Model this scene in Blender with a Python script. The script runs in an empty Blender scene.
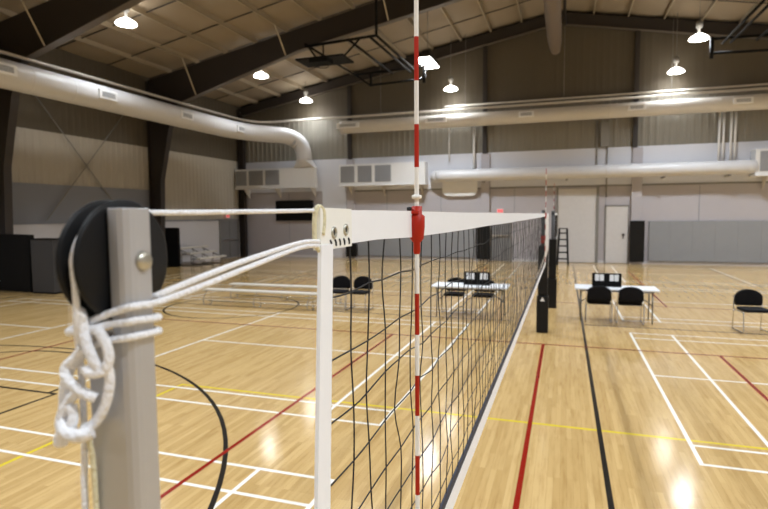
import bpy, bmesh, math, random
from mathutils import Vector, Matrix
random.seed(7)
sc = bpy.context.scene
COL = sc.collection
PI = math.pi
YF, XL, XR, YB = 27.07, -18.06, 17.76, -15.0      # far wall, side walls, wall behind the camera


def deck(x):
    return 12.3 - 0.19 * abs(x + 0.15)


# ------------------------------------------------------------------ materials
def s2l(c):
    return tuple(((v / 255) / 12.92 if v / 255 <= 0.04045 else ((v / 255 + 0.055) / 1.055) ** 2.4) for v in c)


MATS = {}


def mat(name, rgb, rough=0.5, metal=0.0, var=0.06, scale=6.0, emit=None, estr=0.0, spec=0.5, bump=0.0, coat=0.0):
    if name in MATS:
        return MATS[name]
    m = bpy.data.materials.new(name)
    m.use_nodes = True
    nt = m.node_tree
    b = nt.nodes['Principled BSDF']
    lin = s2l(rgb)
    tc = nt.nodes.new('ShaderNodeTexCoord')
    nz = nt.nodes.new('ShaderNodeTexNoise')
    nz.inputs['Scale'].default_value = scale
    nz.inputs['Detail'].default_value = 4
    nt.links.new(tc.outputs['Object'], nz.inputs['Vector'])
    mx = nt.nodes.new('ShaderNodeMix')
    mx.data_type = 'RGBA'
    mx.inputs['A'].default_value = (*[v * (1 - var) for v in lin], 1)
    mx.inputs['B'].default_value = (*[min(1, v * (1 + var)) for v in lin], 1)
    nt.links.new(nz.outputs['Fac'], mx.inputs['Factor'])
    nt.links.new(mx.outputs['Result'], b.inputs['Base Color'])
    b.inputs['Roughness'].default_value = rough
    b.inputs['Metallic'].default_value = metal
    b.inputs['Specular IOR Level'].default_value = spec
    b.inputs['Coat Weight'].default_value = coat
    if bump:
        bp = nt.nodes.new('ShaderNodeBump')
        bp.inputs['Strength'].default_value = bump
        bp.inputs['Distance'].default_value = 0.01
        nt.links.new(nz.outputs['Fac'], bp.inputs['Height'])
        nt.links.new(bp.outputs['Normal'], b.inputs['Normal'])
    if emit:
        b.inputs['Emission Color'].default_value = (*s2l(emit), 1)
        b.inputs['Emission Strength'].default_value = estr
    MATS[name] = m
    return m


def floor_mat():
    m = bpy.data.materials.new('maple_boards')
    m.use_nodes = True
    nt = m.node_tree
    N, L = nt.nodes.new, nt.links.new
    b = nt.nodes['Principled BSDF']
    tc = N('ShaderNodeTexCoord')
    mp = N('ShaderNodeMapping')
    mp.inputs['Rotation'].default_value = (0, 0, PI / 2)
    L(tc.outputs['Object'], mp.inputs['Vector'])
    br = N('ShaderNodeTexBrick')
    br.offset = 0.37
    br.offset_frequency = 3
    br.inputs['Scale'].default_value = 1
    br.inputs['Brick Width'].default_value = 0.95
    br.inputs['Row Height'].default_value = 0.057
    br.inputs['Mortar Size'].default_value = 0.0006
    br.inputs['Bias'].default_value = -0.1
    br.inputs['Color1'].default_value = (*s2l(FLOOR_A), 1)
    br.inputs['Color2'].default_value = (*s2l(FLOOR_B), 1)
    br.inputs['Mortar'].default_value = (*s2l((140, 104, 62)), 1)
    L(mp.outputs['Vector'], br.inputs['Vector'])
    mp2 = N('ShaderNodeMapping')
    mp2.inputs['Scale'].default_value = (14, 1.1, 1)
    L(tc.outputs['Object'], mp2.inputs['Vector'])
    nz = N('ShaderNodeTexNoise')
    nz.inputs['Scale'].default_value = 1.6
    nz.inputs['Detail'].default_value = 6
    nz.inputs['Roughness'].default_value = 0.62
    L(mp2.outputs['Vector'], nz.inputs['Vector'])
    rp = N('ShaderNodeValToRGB')
    rp.color_ramp.elements[0].position = 0.30
    rp.color_ramp.elements[0].color = (0.76, 0.70, 0.62, 1)
    rp.color_ramp.elements[1].position = 0.52
    rp.color_ramp.elements[1].color = (1, 1, 1, 1)
    L(nz.outputs['Fac'], rp.inputs['Fac'])
    mx = N('ShaderNodeMix')
    mx.data_type = 'RGBA'
    mx.blend_type = 'MULTIPLY'
    mx.inputs['Factor'].default_value = 0.8
    L(br.outputs['Color'], mx.inputs['A'])
    L(rp.outputs['Color'], mx.inputs['B'])
    L(mx.outputs['Result'], b.inputs['Base Color'])
    b.inputs['Roughness'].default_value = 0.21
    b.inputs['Specular IOR Level'].default_value = 0.7
    nz2 = N('ShaderNodeTexNoise')
    nz2.inputs['Scale'].default_value = 0.9
    L(tc.outputs['Object'], nz2.inputs['Vector'])
    mr = N('ShaderNodeMapRange')
    mr.inputs['To Min'].default_value = 0.11
    mr.inputs['To Max'].default_value = 0.17
    L(nz2.outputs['Fac'], mr.inputs['Value'])
    L(mr.outputs['Result'], b.inputs['Roughness'])
    return m


FLOOR_A, FLOOR_B = (203, 171, 116), (184, 151, 97)

# ------------------------------------------------------------------ mesh builder


class MB:
    def __init__(s):
        s.v, s.f, s.m, s.s = [], [], [], []

    def add(s, vs, fs, mi=0, smooth=False):
        o = len(s.v)
        s.v += [tuple(p) for p in vs]
        for f in fs:
            s.f.append([i + o for i in f])
            s.m.append(mi)
            s.s.append(smooth)
        return s

    def box(s, x0, x1, y0, y1, z0, z1, mi=0, rot=None, org=None):
        vs = [Vector(p) for p in ((x0, y0, z0), (x1, y0, z0), (x1, y1, z0), (x0, y1, z0), (x0, y0, z1), (x1, y0, z1), (x1, y1, z1), (x0, y1, z1))]
        if rot is not None:
            c = Vector(org) if org else sum(vs, Vector()) / 8
            vs = [rot @ (p - c) + c for p in vs]
        return s.add(vs, [(0, 3, 2, 1), (4, 5, 6, 7), (0, 1, 5, 4), (1, 2, 6, 5), (2, 3, 7, 6), (3, 0, 4, 7)], mi)

    def tube(s, path, r, n=8, mi=0, caps=True, smooth=True):
        P = [Vector(p) for p in path]
        k = len(P)
        rr = r if isinstance(r, (list, tuple)) else [r] * k
        t0 = (P[1] - P[0]).normalized()
        a = Vector((0, 0, 1)) if abs(t0.z) < 0.9 else Vector((1, 0, 0))
        u = (a - t0 * a.dot(t0)).normalized()
        vs = []
        for i in range(k):
            t = (P[min(i + 1, k - 1)] - P[max(i - 1, 0)])
            t = t.normalized() if t.length > 1e-9 else t0
            u = u - t * u.dot(t)
            u = u.normalized() if u.length > 1e-6 else t.orthogonal().normalized()
            w = t.cross(u)
            for j in range(n):
                an = 2 * PI * j / n
                vs.append(P[i] + (u * math.cos(an) + w * math.sin(an)) * rr[i])
        fs = [(i * n + j, i * n + (j + 1) % n, (i + 1) * n + (j + 1) % n, (i + 1) * n + j) for i in range(k - 1) for j in range(n)]
        s.add(vs, fs, mi, smooth)
        if caps:
            o = len(s.v) - len(vs)
            s.f += [[o + j for j in range(n)][::-1], [o + (k - 1) * n + j for j in range(n)]]
            s.m += [mi, mi]
            s.s += [False, False]
        return s

    def lathe(s, prof, c=(0, 0, 0), axis='z', n=24, mi=0, smooth=True):
        vs = []
        for (r, h) in prof:
            for j in range(n):
                a = 2 * PI * j / n
                p = (r * math.cos(a), r * math.sin(a), h)
                if axis == 'x':
                    p = (h, r * math.cos(a), r * math.sin(a))
                elif axis == 'y':
                    p = (r * math.cos(a), h, r * math.sin(a))
                vs.append((p[0] + c[0], p[1] + c[1], p[2] + c[2]))
        fs = [(i * n + j, i * n + (j + 1) % n, (i + 1) * n + (j + 1) % n, (i + 1) * n + j) for i in range(len(prof) - 1) for j in range(n)]
        return s.add(vs, fs, mi, smooth)

    def prism(s, poly, d0, d1, axis='y', mi=0):
        """closed outline extruded along an axis; poly is (x,z) for y, (x,y) for z, (y,z) for x"""
        def P(a, b, d):
            return {'y': (a, d, b), 'z': (a, b, d), 'x': (d, a, b)}[axis]
        n = len(poly)
        vs = [P(a, b, d0) for a, b in poly] + [P(a, b, d1) for a, b in poly]
        fs = [tuple(range(n))[::-1], tuple(range(n, 2 * n))] + [(i, (i + 1) % n, (i + 1) % n + n, i + n) for i in range(n)]
        return s.add(vs, fs, mi)

    def build(s, name, mats, parent=None, bev=0.0, loc=None, fix=True):
        me = bpy.data.meshes.new(name)
        org = Vector(loc) if loc is not None else Vector((0, 0, 0))
        me.from_pydata([tuple(Vector(p) - org) for p in s.v], [], s.f)
        for m in (mats if isinstance(mats, (list, tuple)) else [mats]):
            me.materials.append(m)
        me.polygons.foreach_set('material_index', s.m)
        me.polygons.foreach_set('use_smooth', s.s)
        if fix:
            bm = bmesh.new()
            bm.from_mesh(me)
            bmesh.ops.recalc_face_normals(bm, faces=bm.faces[:])
            bm.to_mesh(me)
            bm.free()
        me.update()
        o = bpy.data.objects.new(name, me)
        COL.objects.link(o)
        o.location = org
        if parent:
            o.parent = parent
            # geometry is written in the parent's local space
        if bev:
            b = o.modifiers.new('bevel', 'BEVEL')
            b.width = bev
            b.segments = 2
            b.limit_method = 'ANGLE'
            b.angle_limit = 0.7
        return o


def tag(o, label, cat, group=None, kind=None):
    o['label'] = label
    o['category'] = cat
    if group:
        o['group'] = group
    if kind:
        o['kind'] = kind
    return o


def thing(name, label, cat, loc=(0, 0, 0), rz=0.0, group=None):
    o = bpy.data.objects.new(name, None)
    o.empty_display_size = 0.1
    COL.objects.link(o)
    o.location = loc
    o.rotation_euler = (0, 0, rz)
    return tag(o, label, cat, group)


def copy_thing(o, loc, rz=None, label=None):
    def cp(a, parent):
        c = a.copy()
        COL.objects.link(c)
        c.parent = parent
        for ch in a.children:
            cp(ch, c)
        return c
    r = cp(o, None)
    r.location = loc
    if rz is not None:
        r.rotation_euler = (0, 0, rz)
    if label:
        r['label'] = label
    return r


def struct(o):
    o['kind'] = 'structure'
    return o


def smooth_path(pts, k=6):
    P = [Vector(p) for p in pts]
    out = []
    for i in range(len(P) - 1):
        a, b, c, d = P[max(i - 1, 0)], P[i], P[i + 1], P[min(i + 2, len(P) - 1)]
        for j in range(k):
            t = j / k
            out.append(0.5 * ((2 * b) + (c - a) * t + (2 * a - 5 * b + 4 * c - d) * t * t + (3 * b - a - 3 * c + d) * t ** 3))
    out.append(P[-1])
    return out


# palette
M = dict(
    far_low=mat('far_lower_wall_paint', (178, 174, 179), 0.6, var=0.04, scale=1.5),
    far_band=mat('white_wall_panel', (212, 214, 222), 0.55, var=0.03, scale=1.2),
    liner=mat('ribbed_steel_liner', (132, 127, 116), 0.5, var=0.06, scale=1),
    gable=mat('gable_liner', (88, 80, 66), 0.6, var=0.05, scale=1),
    wains=mat('white_wainscot', (205, 204, 208), 0.55, var=0.03, scale=1),
    bandgrey=mat('grey_wall_panel', (128, 132, 142), 0.6, var=0.04, scale=1),
    roof=mat('roof_insulation_facing', (148, 135, 117), 0.7, var=0.08, scale=0.8),
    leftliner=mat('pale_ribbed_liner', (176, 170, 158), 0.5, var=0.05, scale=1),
    purlin=mat('purlin_primer', (160, 148, 128), 0.55),
    steel=mat('dark_brown_steel', (48, 42, 39), 0.5, var=0.1, scale=2),
    flange=mat('lit_steel_flange', (92, 84, 76), 0.45, var=0.1, scale=2),  # frame steel in a lighter tone: light on the rafter undersides painted in
    brace=mat('brace_steel', (196, 186, 164), 0.5),
    duct=mat('white_duct_paint', (204, 203, 204), 0.42, var=0.04, scale=2),
    duct2=mat('cream_duct_paint', (200, 195, 187), 0.42, var=0.04, scale=2),
    pipe=mat('pipe_paint', (206, 200, 190), 0.4),
    plen=mat('plenum_white', (226, 226, 226), 0.45, var=0.03),
    grille=mat('grille_grey', (158, 160, 164), 0.5, var=0.08, scale=12),
    black=mat('black_vinyl', (9, 9, 10), 0.7, var=0.15, spec=0.2),
    padblk=mat('black_pad_vinyl', (14, 14, 15), 0.5, spec=0.3, var=0.15),
    dkgrey=mat('charcoal_laminate', (58, 58, 60), 0.55, var=0.08),
    greypad=mat('grey_pad_fabric', (140, 142, 146), 0.7, var=0.05, scale=3),
    door=mat('grey_door_paint', (122, 122, 124), 0.45),
    doorw=mat('white_door_paint', (206, 204, 204), 0.45),
    chrome=mat('chrome', (205, 205, 205), 0.2, 1.0, var=0.03),
    alu=mat('brushed_aluminium', (196, 196, 198), 0.36, 1.0, var=0.05, scale=20),
    alupost=mat('satin_post_aluminium', (188, 188, 190), 0.48, 0.6, var=0.05, scale=25),
    tabtop=mat('white_table_laminate', (226, 228, 232), 0.4, var=0.02),
    tableg=mat('table_leg_steel', (120, 118, 114), 0.35, 0.8),
    fabric=mat('black_chair_fabric', (15, 14, 16), 0.85, spec=0.2, var=0.2, scale=40, bump=0.2),
    card=mat('white_score_card', (232, 232, 232), 0.5, var=0.02),
    ink=mat('black_ink', (24, 24, 24), 0.6),
    nylon=mat('black_net_nylon', (22, 22, 24), 0.7, var=0.2, scale=60),
    tape=mat('white_vinyl_tape', (240, 242, 246), 0.45, var=0.02, scale=30),
    navy=mat('navy_hem_webbing', (44, 48, 62), 0.7, var=0.12, scale=60),
    rope=mat('white_braided_rope', (244, 244, 246), 0.75, var=0.07, scale=220, bump=0.6),
    cream=mat('aged_cream_rope', (222, 214, 178), 0.75, var=0.08, scale=200, bump=0.5),
    red=mat('antenna_red', (172, 34, 10), 0.5, spec=0.3, var=0.06),
    white=mat('antenna_white', (238, 236, 232), 0.4, var=0.02),
    pulley=mat('pulley_black_nylon', (15, 15, 16), 0.5, spec=0.25, var=0.1, scale=30),
    bolt=mat('zinc_bolt', (190, 186, 172), 0.35, 0.9, var=0.06, scale=40),
    brass=mat('dull_eyelet', (186, 184, 172), 0.4, 0.8),
    glow=mat('lamp_glow_glass', (250, 250, 250), 0.4, emit=(255, 250, 240), estr=15),
    bulb=mat('lamp_bulb', (255, 255, 255), 0.4, emit=(255, 250, 242), estr=60),
    lampgrey=mat('lamp_housing_grey', (120, 118, 114), 0.5),
    exitred=mat('exit_sign_glow', (214, 110, 112), 0.5, emit=(255, 110, 110), estr=0.55),
    woodline_w=mat('court_paint_white', (236, 232, 222), 0.24, var=0.03, spec=0.55),
    woodline_r=mat('court_paint_red', (138, 26, 14), 0.24, var=0.06, spec=0.55),
    woodline_k=mat('court_paint_black', (24, 22, 20), 0.24, var=0.1, spec=0.55),
    woodline_y=mat('court_paint_yellow', (214, 190, 52), 0.24, var=0.05, spec=0.55),
    tube=mat('grey_curtain_vinyl', (112, 100, 90), 0.6, var=0.06),
    boardw=mat('white_backboard', (232, 232, 232), 0.4),
    conduit=mat('grey_conduit', (132, 130, 126), 0.45),
)

# ------------------------------------------------------------------ floor and markings
mb = MB()
mb.box(XL - 0.2, XR + 0.2, YB - 0.2, YF + 0.2, -0.2, 0.0)
floor = struct(mb.build('floor', floor_mat()))


def strip_set(name, m, segs, arcs, w, h):
    mb = MB()
    for (x0, y0, x1, y1) in segs:
        d = Vector((x1 - x0, y1 - y0, 0))
        nrm = Vector((-d.y, d.x, 0)).normalized() * w / 2
        e = d.normalized() * w / 2
        hh = h + (0.0002 if abs(d.x) > abs(d.y) else 0.0)
        a, b = Vector((x0, y0, hh)) - e, Vector((x1, y1, hh)) + e
        mb.add([a - nrm, b - nrm, b + nrm, a + nrm], [(0, 1, 2, 3)])
    for (cx, cy, r, a0, a1) in arcs:
        n = max(24, int(abs(a1 - a0) * r * 3))
        vs = []
        for i in range(n + 1):
            a = a0 + (a1 - a0) * i / n
            for q in (r - w / 2, r + w / 2):
                vs.append((cx + q * math.cos(a), cy + q * math.sin(a), h))
        mb.add(vs, [(2 * i, 2 * i + 1, 2 * i + 3, 2 * i + 2) for i in range(n)])
    return struct(mb.build(name, m, floor, fix=False))


seg = []
for y0 in (-2.97, 4.5, 11.97, 19.44):                       # badminton courts, on both sides of the net line
    for sgn in (-1, 1):
        X = lambda d: sgn * (1.64 + d)
        y1 = y0 + 6.1
        for y in (y0, y0 + 0.46, y1 - 0.46, y1):
            seg.append((X(0), y, X(13.4), y))
        for d in (0, 0.76, 4.72, 8.68, 12.64, 13.4):
            seg.append((X(d), y0, X(d), y1))
        seg += [(X(0), y0 + 3.05, X(4.72), y0 + 3.05), (X(8.68), y0 + 3.05, X(13.4), y0 + 3.05)]
strip_set('white_court_line', M['woodline_w'], seg, [], 0.042, 0.0008)
seg = []
for y0 in (0.0, 14.2):                                     # volleyball courts
    for x in (-8.8, -2.94, 0, 2.88, 8.8):
        seg.append((x, y0 + (0 if x else -0.0), x, y0 + 9.1))
    seg += [(-8.8, y0, 8.8, y0), (-8.8, y0 + 9.1, 8.8, y0 + 9.1)]
strip_set('red_court_line', M['woodline_r'], seg, [], 0.05, 0.0016)
seg, arcs = [], []
for cx in (-8.2, 8.2):                                       # basketball courts
    xs = (cx - 7.45, cx + 7.45)
    for x in xs if cx > 0 else xs[:1]:
        seg.append((x, -1.75, x, 25.9))
    seg += [(xs[0], -1.75, xs[1], -1.75), (xs[0], 11.2, xs[1], 11.2), (xs[0], 25.9, xs[1], 25.9)]
    for (yb, d) in ((-1.75, 1), (25.9, -1)):
        seg += [(cx - 1.93, yb, cx - 1.93, yb + d * 5.97), (cx + 1.93, yb, cx + 1.93, yb + d * 5.97), (cx - 1.93, yb + d * 5.97, cx + 1.93, yb + d * 5.97)]
        yc = yb + d * 1.575
        a = 0 if d > 0 else PI
        arcs += [(cx - 0.1, yc, 6.42, a, a + PI), (cx, yb + d * 5.97, 1.8, a, a + PI)]
    arcs.append((cx + 0.08, 11.2, 1.75, 0, 2 * PI))
strip_set('black_court_line', M['woodline_k'], seg, arcs, 0.05, 0.0012)
strip_set('yellow_court_line', M['woodline_y'], [(-4.87, -8, -4.87, 5.09), (-4.87, 5.09, 4.87, 5.09), (4.87, -8, 4.87, 5.09)], [], 0.05, 0.0004)

# ------------------------------------------------------------------ walls


def ribbed(axis, a0, a1, base, z0, ztop, out, depth=0.02, pitch=0.3):
    """trapezoidal ribbed sheet; axis 'x' runs along x at y=base, axis 'y' runs along y at x=base"""
    mb = MB()
    prof = [(0, 0), (0.45, 0), (0.55, 1), (0.85, 1), (0.95, 0)]
    pts, a = [], a0
    while a < a1 - 1e-6:
        for t, d in prof:
            if a + t * pitch < a1:
                pts.append((a + t * pitch, d * depth))
        a += pitch
    pts.append((a1, 0))
    vs = []
    for (p, d) in pts:
        zt = ztop(p) if callable(ztop) else ztop
        for z in (z0, zt):
            vs.append((p, base + out * d, z) if axis == 'x' else (base + out * d, p, z))
    mb.add(vs, [(2 * i, 2 * i + 2, 2 * i + 3, 2 * i + 1) for i in range(len(pts) - 1)])
    return mb


# far wall
mb = MB()
mb.prism([(XL - 0.2, 0), (XR + 0.2, 0), (XR + 0.2, deck(XR)), (-0.15, 12.3), (XL - 0.2, deck(XL))], YF + 0.04, YF + 0.25)
wf = struct(mb.build('wall_far', M['far_low']))
struct(MB().box(XL, XR, YF, YF + 0.06, 0.0, 3.74).build('lower_panel', M['far_low'], wf))
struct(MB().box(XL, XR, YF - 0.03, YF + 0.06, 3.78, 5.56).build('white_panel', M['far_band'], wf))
struct(MB().box(-12.75, -11.3, YF - 0.029, YF - 0.001, 0.131, 3.779).build('lit_wall_patch', M['far_band'], wf))  # lamp light on the wall between the plenum boxes, put in as a paler patch
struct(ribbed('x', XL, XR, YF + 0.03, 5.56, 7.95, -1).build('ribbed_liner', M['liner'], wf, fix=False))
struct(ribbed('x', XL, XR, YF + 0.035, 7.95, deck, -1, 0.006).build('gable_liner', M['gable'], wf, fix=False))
struct(MB().box(-11.28, XR, YF - 0.06, YF, 3.71, 3.79).build('trim_1', M['conduit']))
struct(MB().box(XL, XR, YF - 0.025, YF, 0.0, 0.13).build('baseboard_far', M['wains'], bev=0.004))
mb = MB()
for x in (-14.9, -8.9, -5.9, -2.1, -0.15, 1.87, 2.2, 6.2, 9.9):
    mb.box(x - 0.012, x + 0.012, YF - 0.012, YF, 0.13, 3.7)
struct(mb.build('trim_2', M['bandgrey']))

# left wall
wl = struct(MB().box(XL - 0.25, XL - 0.04, YB, YF, 0, deck(XL)).build('wall_left', M['liner']))
struct(MB().box(XL - 0.05, XL + 0.02, YB, YF, 0, 2.2).build('wainscot', M['wains'], wl))
struct(MB().box(XL - 0.05, XL + 0.05, YB, YF, 2.17, 2.24).build('wainscot_cap', M['bandgrey'], wl))
struct(MB().box(XL - 0.05, XL + 0.01, YB, 19.5, 2.24, 3.66).build('grey_panel', M['bandgrey'], wl))
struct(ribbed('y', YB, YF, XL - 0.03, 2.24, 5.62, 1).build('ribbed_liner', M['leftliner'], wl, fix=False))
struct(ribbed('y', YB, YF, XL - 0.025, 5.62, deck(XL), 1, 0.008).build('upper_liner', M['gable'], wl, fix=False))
struct(MB().box(XL - 0.05, XL + 0.045, 19.6, YF, 0, 0.12).build('baseboard_left', M['wains']))
# right wall and the wall behind the camera
struct(MB().box(XR, XR + 0.25, YB, YF, 0, deck(XR)).build('wall_right', M['wains']))
mb = MB()
mb.prism([(XL - 0.2, 0), (XR + 0.2, 0), (XR + 0.2, deck(XR)), (-0.15, 12.3), (XL - 0.2, deck(XL))], YB - 0.25, YB)
struct(mb.build('wall_back', M['far_low']))

# ------------------------------------------------------------------ ceiling: quilted insulation, seams, purlins
mb = MB()
PUR = [-0.15 + s * (1.65 + 1.5 * k) for s in (-1, 1) for k in range(11)]
xs = sorted(PUR + [-0.15, XL - 0.3, XR + 0.3])
seam0, seamp = 0.1, 2.45
ys = []
y = YB - 0.2
while y < YF + 0.2:
    ys.append(y)
    y += 0.35
ys.append(YF + 0.2)
gx = []
for i in range(len(xs) - 1):
    for k in range(6):
        gx.append((xs[i] + (xs[i + 1] - xs[i]) * k / 6, k / 6))
gx.append((xs[-1], 0))
vs = []
for (x, t) in gx:
    for y in ys:
        u = ((y - seam0) / seamp) % 1.0
        bulge = 0.10 * math.sin(PI * t) ** 0.6 * (0.35 + 0.65 * math.sin(PI * u) ** 0.5) if t else 0.0
        vs.append((x, y, deck(x) - bulge + 0.02 * math.sin(y * 1.7 + x * 2.3) * math.sin(PI * t)))
ny = len(ys)
mb.add(vs, [(i * ny + j, i * ny + j + 1, (i + 1) * ny + j + 1, (i + 1) * ny + j) for i in range(len(gx) - 1) for j in range(ny - 1)], 0, True)
ceil = struct(mb.build('ceiling', M['roof'], fix=False))
mb = MB()
mb.prism([(XL - 0.3, deck(XL) + 0.02), (-0.15, 12.34), (XR + 0.3, deck(XR) + 0.02), (XR + 0.3, deck(XR) + 0.2), (-0.15, 12.54), (XL - 0.3, deck(XL) + 0.2)], YB - 0.2, YF + 0.2)
struct(mb.build('roof_sheet', M['roof'], ceil))
for x in sorted(PUR):
    if not -17.5 < x < 9.5:
        continue
    z = deck(x)
    mb = MB()
    mb.box(x - 0.012, x + 0.012, 4.0, YF, z - 0.22, z - 0.03)
    mb.box(x - 0.05, x + 0.012, 4.0, YF, z - 0.23, z - 0.205)
    struct(mb.build('purlin', M['purlin'], ceil))
mb = MB()
y = seam0 + seamp * 2
while y < YF:
    for s in (-1, 1):
        xe = XL if s < 0 else XR
        mb.tube([(-0.15, y, deck(-0.15) - 0.1), (xe, y, deck(xe) - 0.1)], 0.022, 5)
    y += seamp
struct(mb.build('strap_line', M['steel'], ceil))

# ------------------------------------------------------------------ steel frames


def frame(y, label, end=False):
    t = thing('steel_frame', label, 'steel frame', (0, y, 0), group=None)
    hw = 0.012
    for s in (-1, 1):
        ex = XL + 0.05 if s < 0 else XR - 0.05
        S = lambda d: ex - s * d                      # distance in from the wall
        X = lambda d: (-0.15 + s * d)
        if end:
            col = [(S(0), 0), (S(0.35), 0), (S(0.35), deck(ex) - 0.75), (S(0), deck(ex) - 0.3)]
            raf_b = [(S(0.35), deck(S(0.35)) - 0.72), (-0.15, 11.5)]
        else:
            col = [(S(0), 0), (S(0.5), 0), (S(0.66), 4.1), (S(1.2), 6.4), (S(1.75), 7.5), (S(0), deck(ex) - 0.25)]
            raf_b = [(S(1.75), 7.5), (S(7.8), 9.22), (-0.15, 11.05)]
        mb = MB()
        mb.prism(col, -hw, hw)
        inner = col[1:-1]
        for (a, b) in zip(inner[:-1], inner[1:]):
            dv = Vector((b[0] - a[0], 0, b[1] - a[1]))
            n = Vector((dv.z, 0, -dv.x)).normalized() * 0.012
            p, q = Vector((a[0], 0, a[1])), Vector((b[0], 0, b[1]))
            w = Vector((0, 0.14, 0))
            mb.add([p - n - w, p + n - w, p + n + w, p - n + w, q - n - w, q + n - w, q + n + w, q - n + w],
                   [(0, 3, 2, 1), (4, 5, 6, 7), (0, 1, 5, 4), (1, 2, 6, 5), (2, 3, 7, 6), (3, 0, 4, 7)], 0)
        mb.box(min(S(0), S(0.024)), max(S(0), S(0.024)), -0.14, 0.14, 0, deck(ex) - 0.3)
        if s < 0:
            mb.build('column', [M['steel'], M['flange']], t)
        # rafter
        poly = raf_b + [(-0.15, deck(-0.15) - 0.24), (ex, deck(ex) - 0.24)]
        if not end:
            poly.append((ex, deck(ex) - 0.35))
        if s > 0 and not end:
            continue
        mb = MB()
        mb.prism(poly, -hw, hw)
        for (a, b) in zip(raf_b[:-1], raf_b[1:]):
            dv = Vector((b[0] - a[0], 0, b[1] - a[1]))
            n = Vector((dv.z, 0, -dv.x)).normalized() * 0.012
            p, q = Vector((a[0], 0, a[1])), Vector((b[0], 0, b[1]))
            w = Vector((0, 0.14, 0))
            mb.add([p - n - w, p + n - w, p + n + w, p - n + w, q - n - w, q + n - w, q + n + w, q - n + w],
                   [(0, 3, 2, 1), (4, 5, 6, 7), (0, 1, 5, 4), (1, 2, 6, 5), (2, 3, 7, 6), (3, 0, 4, 7)], 1)
        mb.build('rafter', [M['steel'], M['flange']], t)
        if not end:
            for d in (6.15, 10.65, 15.15):
                x = X(d)
                zb = raf_b[0][1] + (raf_b[1][1] - raf_b[0][1]) * (x - raf_b[0][0]) / (raf_b[1][0] - raf_b[0][0]) if abs(x) > 10.3 else \
                    raf_b[1][1] + (raf_b[2][1] - raf_b[1][1]) * (x - raf_b[1][0]) / (raf_b[2][0] - raf_b[1][0])
                zt = deck(x) - 0.2
                mb = MB()
                mb.tube([(x, -0.10, zb + 0.03), (x - 0.02, -0.95, zt)], 0.028, 6)
                mb.build('fly_brace', M['brace'], t)
    return t


frame(12.1, 'dark steel portal frame crossing the top left corner nearest the camera')
frame(19.5, 'dark steel portal frame whose column stands mid-way along the left wall')
frame(26.80, 'dark steel end frame following the gable against the far wall', True)
for x, lab in ((-11.0, 'dark steel wind column on far wall above the plenum box with three grilles right of the curved duct'),
               (-3.6, 'dark steel wind column on far wall right of the antenna'),
               (3.42, 'dark steel wind column on far wall above the right hand table')):
    mb = MB()
    mb.box(x - 0.10, x + 0.10, YF - 0.20, YF - 0.185, 5.5, deck(x) - 0.72)
    mb.box(x - 0.10, x + 0.10, YF - 0.035, YF - 0.02, 5.5, deck(x) - 0.72)
    mb.box(x - 0.008, x + 0.008, YF - 0.19, YF - 0.03, 5.5, deck(x) - 0.72)
    tag(mb.build('wind_column', M['steel']), lab, 'steel column')
for x in (-11.0, -3.55, 3.55):
    struct(MB().box(x - 0.22, x + 0.22, YF - 0.16, YF, 0.0, 5.5).build('trim_%d' % (3 + int(x > -5) + int(x > 0)), M['far_low'], bev=0.01))
for x, w, h, lab in ((-10.95, 0.33, 0.85, 'short black pad on far wall column behind the net end'), (-3.62, 0.34, 1.86, 'black column pad seen through the net left of the grey double doors'),
                     (3.6, 0.32, 2.06, 'black column pad between the white door and the grey wall padding')):
    tag(MB().box(x - w, x + w, YF - 0.26, YF - 0.165, 0.1, h).build('column_pad', M['padblk'], bev=0.02), lab, 'wall pad')

# cross bracing on the left wall
t = thing('cross_brace', 'crossed steel brace rods in front of the grey panel on the left wall', 'brace', (XL + 0.12, 15.8, 2.4))
MB().tube([(0, -2.2, 4.6), (0, 2.0, -0.1)], 0.022, 6).build('rod', M['conduit'], t)
MB().tube([(0.05, 2.2, 4.6), (0.05, -1.9, -0.1)], 0.022, 6).build('rod', M['conduit'], t)

# ------------------------------------------------------------------ doors
mb = MB()
mb.box(XL + 0.0, XL + 0.07, 24.75, 26.45, 0.03, 2.13)
d1 = struct(mb.build('door_1', M['door'], bev=0.005))
mb = MB()
for (y0, y1, z0, z1) in ((24.67, 24.75, 0, 2.2), (26.45, 26.53, 0, 2.2), (24.67, 26.53, 2.13, 2.2)):
    mb.box(XL, XL + 0.09, y0, y1, z0, z1)
struct(mb.build('door_frame', M['conduit'], d1))
struct(MB().box(XL + 0.07, XL + 0.12, 24.9, 26.3, 1.02, 1.1).build('push_bar', M['alu'], d1))
struct(MB().box(XL + 0.068, XL + 0.075, 25.592, 25.608, 0.03, 2.13).build('door_gap', M['steel'], d1))
mb = MB().box(-3.28, -2.28, YF - 0.05, YF, 0.03, 2.05)
d2 = struct(mb.build('door_2', M['door'], bev=0.005))
struct(MB().box(-3.2, -2.36, YF - 0.1, YF - 0.05, 1.28, 1.36).build('push_bar', M['alu'], d2))
struct(MB().box(-3.34, -3.28, YF - 0.07, YF, 0, 2.11).box(-2.28, -2.22, YF - 0.07, YF, 0, 2.11).box(-3.34, -2.22, YF - 0.07, YF, 2.05, 2.11).build('door_frame', M['conduit'], d2))
mb = MB().box(2.24, 3.2, YF - 0.05, YF, 0.03, 2.75)
d3 = struct(mb.build('door_3', M['doorw'], bev=0.005))
struct(MB().box(2.95, 3.07, YF - 0.1, YF - 0.05, 1.35, 1.43).box(2.99, 3.03, YF - 0.08, YF - 0.05, 1.2, 1.45).build('door_handle', M['steel'], d3))
struct(MB().box(2.18, 2.24, YF - 0.07, YF, 0, 2.81).box(3.2, 3.24, YF - 0.07, YF, 0, 2.81).box(2.18, 3.24, YF - 0.07, YF, 2.75, 2.81).build('door_frame', M['conduit'], d3))
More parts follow.
